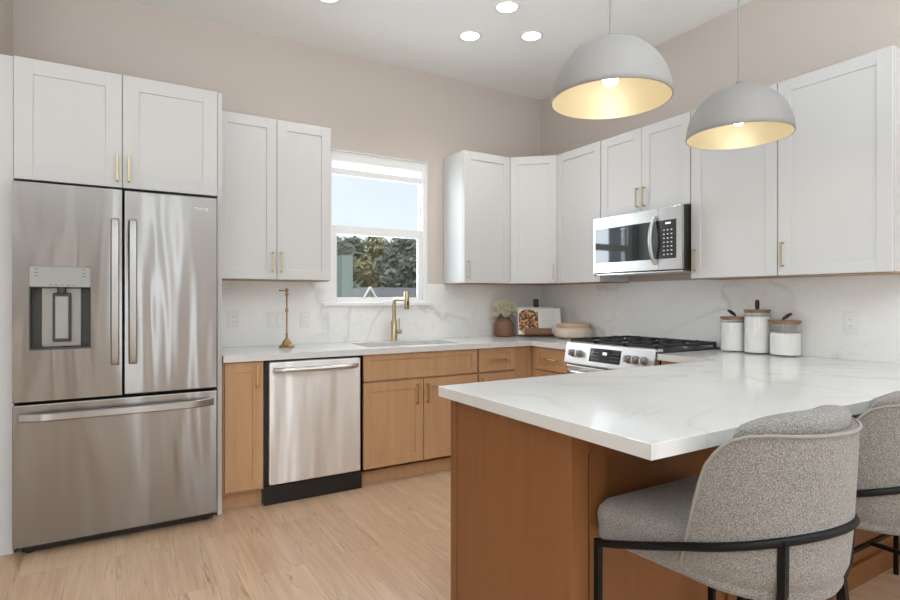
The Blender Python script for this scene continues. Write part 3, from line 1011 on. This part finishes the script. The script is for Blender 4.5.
# frame of the slope
slope = Vector((-.030, .135)).normalized()
S0 = F @ Vector((0, .066, .795))
up_w = Vector((F.col[1][0], F.col[1][1], F.col[1][2])) * slope.x + Vector((0, 0, 1)) * slope.y
out_w = Vector((F.col[1][0], F.col[1][1], F.col[1][2])) * slope.y - Vector((0, 0, 1)) * slope.x
G = Matrix.Identity(4)
G.col[0][:3] = F.col[0][:3]; G.col[1][:3] = out_w; G.col[2][:3] = up_w; G.col[3][:3] = S0
mb = MB(); mb.box(.235, .505, -.004, .002, .026, .118, .001, 1, G); ds = mb.build('display_panel', M['black_glass'], cpn, 'black touch display')
for xk in (.255, .425):
    mb = MB()
    for r in range(3):
        for k in range(4):
            mb.box(xk + k * .018, xk + .004 + k * .018, .002, .0026, .045 + r * .022, .048 + r * .022, 0, 1, G)
    mb.build('key_markings', M['text_white'], ds)
mb = MB(); mb.box(.352, .388, .002, .0026, .078, .096, 0, 1, G); mb.build('clock_display', M['display'], ds)
for x in (.075, .145, .570, .630, .692):
    mb = MB()
    p = lambda q: G @ Vector((x, q, .07))
    mb.tube([p(0), p(.008)], .027, 20); mb.tube([p(.008), p(.012), p(.034), p(.037)], [.021, .022, .019, .016], 20)
    kb = mb.build('knob', M['steel_dark'], cpn, smooth=True)
    mb = MB(); mb.box(x - .0055, x + .0055, .03, .046, .048, .092, .002, 2, G); mb.build('knob_grip', M['steel_plain'], kb)
mb = MB(); mb.box(-.655, -.025, rb + .001, ra - .001, .908, .924, .003); mb.build('cooktop', M['black'], rg, 'black cooktop')
for y, x in ((-1.22, -.47), (-1.22, -.2), (-1.45, -.335), (-1.68, -.47), (-1.68, -.2)):
    mb = MB(); mb.lathe([(0, 0), (.052, 0), (.05, .008), (.036, .012), (.036, .018), (0, .02)], (x, y, .924), 20); mb.build('burner', M['steel_dark'], rg, smooth=True)
for k in range(3):
    ga = ra - .012 - k * .2495
    gb = ga - .244
    mb = MB()
    z0, z1 = .943, .960
    q = .012
    xa, xb = -.635, -.045
    for y in (ga - q / 2, gb + q / 2):
        mb.box(xa, xb, y - q / 2, y + q / 2, z0, z1, .002, 1)
    for x in (xa + q / 2, (xa + xb) / 2, xb - q / 2):
        mb.box(x - q / 2, x + q / 2, gb, ga, z0, z1, .002, 1)
    gm = (ga + gb) / 2
    for cx in (-.49, -.19):
        mb.box(cx - .13, cx - .035, gm - q / 2, gm + q / 2, z0, z1 + .004, .002, 1); mb.box(cx + .035, cx + .13, gm - q / 2, gm + q / 2, z0, z1 + .004, .002, 1)
        mb.box(cx - q / 2, cx + q / 2, ga - .085, ga, z0, z1 + .004, .002, 1); mb.box(cx - q / 2, cx + q / 2, gb, gb + .085, z0, z1 + .004, .002, 1)
    for x in (xa + .008, xb - .008):
        for y in (ga - .008, gb + .008):
            mb.box(x - .007, x + .007, y - .007, y + .007, .9235, z0 + .002)
    mb.build('grate', M['iron'], rg)

# ================================================================== peninsula
PX, PY0, PY1 = -2.3747, -2.216, -3.190
EX, EY0, EY1 = -2.335, -2.246, -2.868
mb = MB()
mb.prism([(PX, PY1), (-.0125, PY1), (-.0125, -1.830), (-.650, -1.830), (-.650, PY0), (PX, PY0)], ZB, ZT, .0015)
tag(mb.build('worktop', M['marble']), 'veined white quartz peninsula worktop reaching past the range', 'worktop')
pn = thing('peninsula_cabinet', 'maple peninsula base with flat end panel under the overhanging worktop', 'cabinet', (-1.5, -2.55, 0))
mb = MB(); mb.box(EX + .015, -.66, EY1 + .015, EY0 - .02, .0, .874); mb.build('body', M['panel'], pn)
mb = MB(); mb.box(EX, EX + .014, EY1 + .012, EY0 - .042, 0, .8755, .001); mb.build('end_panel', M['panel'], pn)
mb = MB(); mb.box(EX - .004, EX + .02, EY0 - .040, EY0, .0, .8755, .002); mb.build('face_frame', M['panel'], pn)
# kitchen side doors (face +y)
Fk = frame((-.70, EY0 - .02, 0), (-1, 0, 0), (0, 1, 0))
xx = .02
for k in range(3):
    Gk = Fk @ Matrix.Translation((xx, .021, .118))
    mb = MB(); shaker(mb, Gk, .50, .75); d = mb.build('door', M['wood'], pn)
    bar_pull(Gk, .46, .58, .135, True, M['brass'], d)
    xx += .53
# seating side: framed back panel (faces -y)
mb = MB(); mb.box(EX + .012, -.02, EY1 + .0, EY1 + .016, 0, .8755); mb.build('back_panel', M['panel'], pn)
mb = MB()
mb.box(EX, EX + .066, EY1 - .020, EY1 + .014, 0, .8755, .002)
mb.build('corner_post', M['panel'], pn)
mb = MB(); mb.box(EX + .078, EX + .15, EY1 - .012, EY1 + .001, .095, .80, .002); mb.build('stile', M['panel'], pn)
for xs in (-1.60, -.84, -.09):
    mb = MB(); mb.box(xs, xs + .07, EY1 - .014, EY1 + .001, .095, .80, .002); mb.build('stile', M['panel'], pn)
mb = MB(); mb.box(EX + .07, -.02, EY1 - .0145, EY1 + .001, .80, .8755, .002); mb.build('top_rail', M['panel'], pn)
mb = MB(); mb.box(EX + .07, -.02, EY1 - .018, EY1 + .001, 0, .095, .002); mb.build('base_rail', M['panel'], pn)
b5 = thing('base_cabinet', 'maple base cabinet between the range and the peninsula', 'cabinet', (-.3, -2.0, 0))
F = F_right(YF, -1.832, 0)
mb = MB(); mb.box(0, .36, -.59, 0, 0, .874, .001, 1, F); mb.build('body', M['wood'], b5)
base_front(F, b5, drawers=[(.006, .30, .698, .174, 0)])

# ================================================================== bar stools
st = thing('bar_stool', 'grey barrel-back stool at the peninsula end, nearest the camera', 'stool', (0, 0, 0), 'grey stools along the peninsula')
def d_outline(r, fy, cr, n=28):
    """semicircle behind, straight sides, rounded front corners"""
    pts = []
    for k in range(n + 1):
        a = pi + pi * k / n
        pts.append((r * cos(a), r * sin(a)))
    for k in range(9):
        a = pi / 2 * k / 8
        pts.append((r - cr + cr * cos(a), fy - cr + cr * sin(a)))
    for k in range(9):
        a = pi / 2 + pi / 2 * k / 8
        pts.append((-r + cr + cr * cos(a), fy - cr + cr * sin(a)))
    return pts
mb = MB()
layers = [(.566, .235, .06), (.570, .03, .02), (.573, .014, .010), (.580, .008, .0), (.60, .012, -.004), (.635, .010, -.008), (.66, .012, -.004), (.676, .022, .006), (.686, .045, .028), (.691, .09, .07), (.693, .15, .13)]
rows = []
for z, ins, fi in layers[1:]:
    r = .232 - ins
    fy = .300 - fi
    rows.append([Vector((x * (1 + .17 * max(0, y) / .28), y, z - (.014 * (.28 - y) / .5 * max(0, (.60 - z) / .03) if z < .60 else 0) - .005 * max(0, (y) / .25) * (1 if z > .65 else 0))) for x, y in d_outline(r, fy, min(.05, r * .6))])
vr = mb.grid(rows, True)
mb.bm.faces.new(vr[0][::-1]); mb.bm.faces.new(vr[-1])
mb.build('seat', M['boucle'], st, smooth=True)
# wrap-around shell
def yend(z):
    P_ = [(.55, .040), (.565, .036), (.62, .014), (.68, -.006), (.80, -.036), (.86, -.058), (.90, -.084), (.925, -.112), (.938, -.142), (.944, -.18)]
    for (a, b_), (c, d_) in zip(P_, P_[1:]):
        if z <= c:
            return b_ + (d_ - b_) * (z - a) / (c - a)
    return P_[-1][1]
def rout(z):
    P_ = [(.563, .188), (.573, .210), (.590, .225), (.62, .236), (.68, .243), (.80, .250), (.944, .256)]
    for (a, b_), (c, d_) in zip(P_, P_[1:]):
        if z <= c:
            return b_ + (d_ - b_) * (z - a) / (c - a)
    return P_[-1][1]
zs = [.568, .573, .581, .594, .62, .65, .70, .76, .82, .86, .89, .91, .925, .933, .938, .942, .944]
NU = 40
def shell_pt(z, u, r):
    ro = rout(z)
    ph = math.acos(max(-1, min(1, -yend(z) / ro))) * u
    return Vector((r * sin(ph), -r * cos(ph), z))
outer = [[shell_pt(z, -1 + 2 * k / NU, rout(z)) for k in range(NU + 1)] for z in zs]
inner = [[shell_pt(z, -1 + 2 * k / NU, rout(z) - (.040 if z < .94 else .034)) for k in range(NU + 1)] for z in zs]
mb = MB()
vo = mb.grid(outer); vi = mb.grid(inner)
def stitch(a, b_):
    for k in range(len(a) - 1):
        mb.bm.faces.new((a[k], a[k + 1], b_[k + 1], b_[k]))
stitch(vo[0], vi[0]); stitch(vo[-1], vi[-1])
stitch([r[0] for r in vo], [r[0] for r in vi]); stitch([r[-1] for r in vo], [r[-1] for r in vi])
bk = mb.build('backrest', M['boucle'], st, smooth=True)
edge = [shell_pt(z, -1, rout(z) + .001) for z in zs[1:]] + [shell_pt(.944, -1 + 2 * k / NU, rout(.944) + .001) for k in range(1, NU)] + [shell_pt(z, 1, rout(z) + .001) for z in reversed(zs[1:])]
mb = MB(); mb.tube(edge, .0042, 8); mb.build('piping', M['piping'], bk, smooth=True)
# padded inner cushion standing a little above the shell
zc = [.69, .80, .90, .935, .955, .966, .972]
def cush(z, u, r):
    lim = R(67) - max(0, z - .90) / .09 * R(5)
    if z > .97:
        lim -= (z - .97) / .02 * R(8)
    ph = lim * u
    return Vector((r * sin(ph), -r * cos(ph), z - .030 * abs(u) ** 3 * (1 if z > .9 else 0)))
zc = [.69, .80, .90, .945, .965, .978, .986, .989]
ro_ = [.212, .214, .222, .238, .240, .236, .226, .214]
ri_ = [.165, .160, .160, .162, .166, .172, .182, .196]
o2 = [[cush(z, -1 + 2 * k / NU, r) for k in range(NU + 1)] for z, r in zip(zc, ro_)]
i2 = [[cush(z, -1 + 2 * k / NU, r) for k in range(NU + 1)] for z, r in zip(zc, ri_)]
mb = MB()
vo = mb.grid(o2); vi = mb.grid(i2)
stitch(vo[0], vi[0]); stitch(vo[-1], vi[-1])
stitch([r[0] for r in vo], [r[0] for r in vi]); stitch([r[-1] for r in vo], [r[-1] for r in vi])
mb.build('back_cushion', M['boucle'], st, smooth=True)
# black frame
ringz = lambda y: .567 + .315 * (.264 - y)
pts = [(-.266, .268), (-.270, .20), (-.266, .13), (-.256, .05)] + [(.246 * cos(pi + pi * k / 28), .246 * sin(pi + pi * k / 28)) for k in range(29)] + [(.256, .05), (.266, .13), (.270, .20), (.266, .268)]
mb = MB(); mb.tube([(x, y, ringz(y)) for x, y in pts], .0105, 10); mb.build('hoop', M['black_metal'], st, smooth=True)
for s in (-1, 1):
    mb = MB(); mb.tube([(s * .266, .268, .577), (s * .266, .270, 0)], .0125, 4, square=True); mb.build('leg', M['black_metal'], st)
    mb = MB(); mb.tube([(s * .158, -.192, .715), (s * .150, -.186, .59), (s * .143, -.176, .55), (s * .170, -.224, 0)], [.0125, .0125, .0125, .012], 4, square=True); mb.build('leg', M['black_metal'], st)
mb = MB(); mb.tube([(-.266, .268, .20), (.266, .268, .20)], .0105, 4, square=True); mb.build('footrest', M['black_metal'], st)
mb = MB(); mb.tube([(-.176, -.219, .20), (.176, -.219, .20)], .0105, 4, square=True); mb.build('stretcher', M['black_metal'], st)
mb = MB(); mb.tube([(0, .264, .20), (0, -.219, .20)], .0105, 4, square=True); mb.build('stretcher', M['black_metal'], st)
CYC = -3.182
spots = [(-2.010, CYC, 0, 'grey barrel-back stool at the peninsula end, nearest the camera'),
         (-1.335, CYC, 0, 'grey stool second from the peninsula end, half behind the nearest one'),
         (-.655, CYC, 0, 'farthest grey stool, beside the wall, showing only a black leg and footrest')]
for i, (x, y, a, lab) in enumerate(spots):
    o = st if i == 0 else copy_tree(st)
    o.location = (x, y, 0)
    o.rotation_euler = (0, 0, R(a))
    o.scale = (.965, .965, 1)
    o['label'] = lab

# ================================================================== pendants and downlights
pl = thing('pendant_lamp', 'white dome pendant lamp with gold lining, the larger and left one', 'lamp', (0, 0, 0), 'pendant lamps over the peninsula')
PR, PH = .2286, .238
prof = [(PR * cos(R(a)), PH * sin(R(a))) for a in range(0, 86, 5)] + [(0, PH)]
mb = MB(); mb.lathe(prof, n=64); sh_ = mb.build('shade', M['lamp_white'], pl, smooth=True)
m_ = sh_.modifiers.new('thickness', 'SOLIDIFY'); m_.thickness = .003; m_.offset = -1
prof = [((PR - .0045) * cos(R(a)), (PH - .0045) * sin(R(a))) for a in range(0, 86, 5)] + [(0, PH - .0045)]
mb = MB(); mb.lathe(prof, n=64); mb.build('lining', M['gold'], pl, 'gold lining', smooth=True)
mb = MB(); mb.lathe([(0, PH - .006), (.022, PH - .006), (.022, PH - .055), (0, PH - .055)], n=20); mb.build('socket', M['lamp_white'], pl, smooth=True)
mb = MB(); mb.sphere((0, 0, .090), .032, 20, (1, 1, 1.15)); mb.cyl((0, 0, .115), (0, 0, PH - .05), .016, 16); mb.build('bulb', M['bulb'], pl, 'glowing white bulb', smooth=True)
PZ = 2.015
mb = MB(); mb.cyl((0, 0, PH - .001), (0, 0, H - PZ - .02), .0038, 8); mb.lathe([(0, PH - .001), (.012, PH - .001), (.012, PH + .02), (0, PH + .022)], n=16); mb.build('cord', M['cord'], pl)
mb = MB(); mb.lathe([(0, H - PZ - .024), (.058, H - PZ - .024), (.06, H - PZ - .02), (.06, H - PZ), (0, H - PZ)], n=28); mb.build('ceiling_canopy', M['trim'], pl, smooth=True)
for i, (x, y, lab) in enumerate(((-1.764, -2.5, 'white dome pendant lamp with gold lining, the larger and left one'),
                                 (-.918, -2.5, 'white dome pendant lamp in front of the right wall cabinets'))):
    o = pl if i == 0 else copy_tree(pl)
    o.location = (x, y, PZ - .014 * i)
    o['label'] = lab
    lamp('pendant_light', 'POINT', (x, y, PZ + .03), (0, 0, 0), .9, (1, 0.94, 0.84), shadow_soft_size=.03)

dl_ = thing('downlight', 'recessed ceiling light nearest the window wall', 'downlight', (0, 0, 0), 'recessed ceiling lights')
mb = MB(); mb.lathe([(.064, -.001), (.066, -.006), (.084, -.004), (.088, 0), (.064, 0), (.064, -.001)], n=36); mb.build('trim_ring', M['trim'], dl_, smooth=True)
mb = MB(); mb.lathe([(0, -.0015), (.065, -.0015), (.065, 0), (0, 0)], n=36); mb.build('lens', M['can_glow'], dl_, 'glowing round lens')
cans = [(-1.265, -.726, 'recessed ceiling light on the left, above the window side'),
        (-.89, -.951, 'recessed ceiling light on the right, toward the room corner'),
        (-1.275, -1.177, 'recessed ceiling light nearest the camera in the triangle of three'),
        (-2.300, -.712, 'recessed ceiling light cut by the top edge, above the left cabinets')]
for i, (x, y, lab) in enumerate(cans):
    o = dl_ if i == 0 else copy_tree(dl_)
    o.location = (x, y, H)
    o['label'] = lab
    lamp('downlight_beam', 'SPOT', (x, y, H - .012), (0, 0, 0), 16, (1, 0.955, 0.89), spot_size=R(125), spot_blend=.7, shadow_soft_size=.06)

# ================================================================== small things on the worktops
# brass stand
bs = thing('brass_stand', 'antique brass stand with a hooked arm beside the dishwasher top', 'stand', (-2.432, -.25, ZT))
bx, by = -2.432, -.25
mb = MB(); mb.lathe([(0, 0), (.052, 0), (.053, .008), (.048, .012), (.036, .022), (.026, .045), (.017, .055), (.012, .06), (0, .062)], (bx, by, ZT), 8); mb.build('foot', M['antique'], bs)
mb = MB(); mb.lathe([(0, .06), (.007, .06), (.010, .07), (.006, .078), (.010, .088), (.0055, .10), (.0055, .235), (.009, .24), (.012, .25), (.009, .26), (.006, .265), (.006, .345), (.010, .35), (.012, .36), (.008, .368), (.008, .378), (.013, .386), (.008, .397), (0, .40)], (bx, by, ZT), 16); mb.build('stem', M['antique'], bs, smooth=True)
mb = MB(); mb.tube([(bx, by, ZT + .383), (bx - .045, by + .004, ZT + .384)], .004, 8); mb.sphere((bx - .046, by + .004, ZT + .384), .006, 8); mb.build('arm', M['antique'], bs)

# wall plates
def outlet(label, F, switch=False, w=.075):
    o = thing('switch_plate' if switch else 'power_outlet', label, 'switch' if switch else 'outlet', F.translation)
    mb = MB(); mb.box(-w / 2, w / 2, 0, .006, -.058, .058, .002, 2, F); mb.build('cover_plate', M['plastic_white'], o)
    if switch:
        for x in (-.024, .024):
            mb = MB(); mb.box(x - .017, x + .017, .005, .009, -.033, .033, .002, 2, F); mb.build('rocker', M['trim'], o)
    else:
        mb = MB(); mb.box(-.017, .017, .005, .008, -.034, .034, .001, 1, F); rc = mb.build('receptacle', M['trim'], o)
        mb = MB()
        for z in (-.018, .018):
            mb.box(-.007, -.005, .0078, .0084, z - .004, z + .005, 0, 1, F); mb.box(.005, .007, .0078, .0084, z - .004, z + .005, 0, 1, F)
            mb.box(-.002, .002, .0078, .0084, z - .012, z - .009, 0, 1, F)
        mb.build('slots', M['slot'], rc)
outlet('white power outlet beside the refrigerator panel', F_back(-2.735, -.012, 1.104))
outlet('white double switch plate behind the brass stand', F_back(-2.448, -.012, 1.096), True, .118)
outlet('white power outlet between the brass stand and the window', F_back(-2.238, -.012, 1.092))
outlet('white power outlet right of the glass jars', F_right(-.012, -2.578, 1.113))

# glass jars
def jar(x, y, r, h, fill, loop, label):
    j = thing('storage_jar', label, 'jar', (x, y, ZT), 'glass jars with wooden lids')
    mb = MB(); mb.lathe([(0, .001), (r - .006, .001), (r, .006), (r, h), (r - .003, h), (r - .003, .008), (0, .008)], (x, y, ZT), 40); mb.build('jar_body', M['jar'], j, smooth=True)
    mb = MB(); mb.lathe([(0, .009), (r - .004, .009), (r - .004, fill - .006), (r * .8, fill), (r * .4, fill - .004), (0, fill - .002)], (x, y, ZT), 40); mb.build('contents', M['flour'], j, 'white powder filling the jar', smooth=True)
    mb = MB(); mb.lathe([(0, h - .012), (r - .005, h - .010), (r - .005, h), (r + .001, h), (r + .001, h + .009), (0, h + .009)], (x, y, ZT), 40); ld = mb.build('lid', M['lid'], j, 'wooden lid', smooth=True)
    mb = MB()
    c = Vector((x, y, ZT + h + .011))
    # looped leather pull: a bent strap
    side = Vector((.858, -.514, 0))
    path = {'up': [(-.004, 0), (-.006, .02), (-.006, .048), (0, .056), (.006, .048), (.006, .02), (.004, 0)],
            'left': [(.012, 0), (.008, .016), (-.012, .032), (-.026, .040), (-.03, .034), (-.016, .022), (.002, .008)],
            'right': [(-.012, 0), (-.008, .014), (.014, .032), (.03, .040), (.034, .034), (.016, .022), (0, .008)]}[loop]
    dep = Vector((.514, .858, 0))
    rows = []
    for s in (-.011, .011):
        rows.append([c + side * a + Vector((0, 0, b_)) + dep * s for a, b_ in path])
    vv = mb.grid(rows)
    ob = mb.build('leather_loop', M['leather'], ld, 'dark brown leather loop')
    m = ob.modifiers.new('thickness', 'SOLIDIFY'); m.thickness = .004; m.offset = 0
jar(-.105, -1.965, .074, .208, .185, 'left', 'left short glass jar of white powder with wooden lid, nearest the range')
jar(-.110, -2.120, .072, .254, .225, 'up', 'tall glass jar of white powder, middle of the three')
jar(-.108, -2.283, .081, .194, .135, 'right', 'right short glass jar, part filled with white powder')

# vase with dried flowers
vs_ = thing('vase', 'ribbed brown vase of dried cream flowers on the corner worktop', 'vase', (-.516, -.116, ZT))
vx, vy = -.516, -.116
mb = MB(); mb.lathe([(0, .001), (.070, .001), (.081, .009), (.083, .03), (.083, .112), (.078, .130), (.058, .146), (.046, .151), (.046, .160), (.041, .160), (.041, .145), (0, .13)], (vx, vy, ZT), 96, lambda t, z: .018 * abs(sin(t * 16)) if z < .13 else 0)
mb.build('vase_body', M['vase'], vs_, smooth=True)
random.seed(7)
ms = MB(); mp = MB()
for k in range(110):
    a = random.uniform(0, 2 * pi); q = .112 * random.random() ** .6 * (1 if k % 3 else .6)
    top = Vector((vx + q * cos(a) * 1.1, vy + q * sin(a) * .75, ZT + .15 + random.uniform(.04, .165) * (1.1 - q * 3)))
    base = Vector((vx + .015 * cos(a), vy + .015 * sin(a), ZT + .125))
    mid = (top + base) / 2 + Vector((0, 0, .012))
    ms.tube([base, mid, top], .0012, 4)
    for j in range(10):
        c = top + Vector((random.gauss(0, .010), random.gauss(0, .010), random.gauss(0, .009)))
        bmesh.ops.create_icosphere(mp.bm, subdivisions=1, radius=random.uniform(.0035, .0065), matrix=Matrix.Translation(c))
ms.build('stems', M['stem'], vs_); mp.build('blossoms', M['petal'], vs_, 'dried cream blossoms')

# marble serving board leaning in the corner, cookbook on its stand, ribbed bowl: set across the corner facing the camera
def local_frame(x, y, ang, tilt=0.0, z=ZT):
    """x right, y toward the viewer, z up, leaning back by tilt"""
    rt = Vector((cos(ang), sin(ang), 0))
    out = Vector((sin(ang), -cos(ang), 0))
    up = Vector((0, 0, 1)) * cos(tilt) - out * sin(tilt)
    o2 = out * cos(tilt) + Vector((0, 0, 1)) * sin(tilt)
    m = Matrix.Identity(4)
    m.col[0][:3] = rt; m.col[1][:3] = o2; m.col[2][:3] = up; m.col[3][:3] = (x, y, z)
    return m
ANG = -.54
F = local_frame(-.242, -.214, ANG, R(12))
sb = thing('serving_board', 'white marble serving board with dark handle leaning behind the cookbook', 'board', F.translation)
mb = MB(); mb.box(-.175, .175, 0, .014, .004, .262, .006, 2, F); mb.build('board', M['marble'], sb)
mb = MB(); mb.box(-.012, .036, .001, .017, .255, .330, .006, 3, F)
hd = mb.build('board_handle', M['leather'], sb, 'dark wooden handle')
F = local_frame(-.310, -.340, ANG, R(14))
cs = thing('cookbook_stand', 'walnut cookbook stand with a low ledge in the corner', 'stand', F.translation)
mb = MB(); mb.box(-.125, .105, .018, .060, .016, .066, .005, 2, F); mb.build('ledge', M['walnut'], cs)
mb = MB(); mb.box(-.12, .12, -.010, -.002, .010, .20, .003, 1, F); mb.box(-.125, .125, -.01, .055, .010, .018, .002, 1, F); mb.build('rest', M['walnut'], cs)
ck = thing('cookbook', 'open cookbook with a food photo on the left page', 'book', F @ Vector((0, .01, .02)))
mb = MB(); mb.box(-.176, .196, 0, .003, .020, .250, .002, 1, F); mb.build('cover', M['page'], ck)
mb = MB(); mb.box(-.172, -.001, .0035, .009, .024, .246, .003, 2, F); lp = mb.build('left_page', M['page'], ck)
mb = MB(); mb.box(.001, .192, .0035, .010, .030, .248, .003, 2, F); rp = mb.build('right_page', M['page'], ck)
mb = MB()
poly = [(-.168, .06), (-.120, .027), (-.003, .027), (-.003, .225)] + [(-.088 + .080 * cos(R(a)), .185 + .055 * sin(R(a))) for a in range(30, 180, 15)] + [(-.168, .15)]
q0 = [mb.bm.verts.new(F @ Vector((x, .0092, z))) for x, z in poly]
q1 = [mb.bm.verts.new(F @ Vector((x, .0104, z))) for x, z in poly]
mb.bm.faces.new(q1)
for k in range(len(poly)):
    mb.bm.faces.new((q0[k], q0[(k + 1) % len(poly)], q1[(k + 1) % len(poly)], q1[k]))
mb.build('food_picture', M['food'], lp, 'picture of golden brown food in a dark dish')
mb = MB()
for k in range(10):
    mb.box(.025, .165 - (k % 3) * .018, .0098, .0104, .082 + k * .015, .084 + k * .015, 0, 1, F)
mb.build('printed_lines', M['ink'], rp)
bw = thing('ceramic_bowl', 'ribbed cream ceramic bowl with a lid left of the range', 'bowl', (-.178, -.625, ZT))
rip = lambda t, z: .02 * abs(sin(t * 15))
mb = MB(); mb.lathe([(0, .001), (.118, .001), (.150, .022), (.157, .05), (.152, .078), (.134, .090), (0, .092)], (-.178, -.625, ZT), 120, rip); mb.build('bowl_body', M['cream'], bw, smooth=True)
mb = MB(); mb.lathe([(0, .090), (.134, .090), (.139, .098), (.139, .118), (.130, .126), (.116, .126), (.112, .119), (0, .118)], (-.178, -.625, ZT), 96); mb.build('bowl_lid', M['cream_band'], bw, smooth=True)
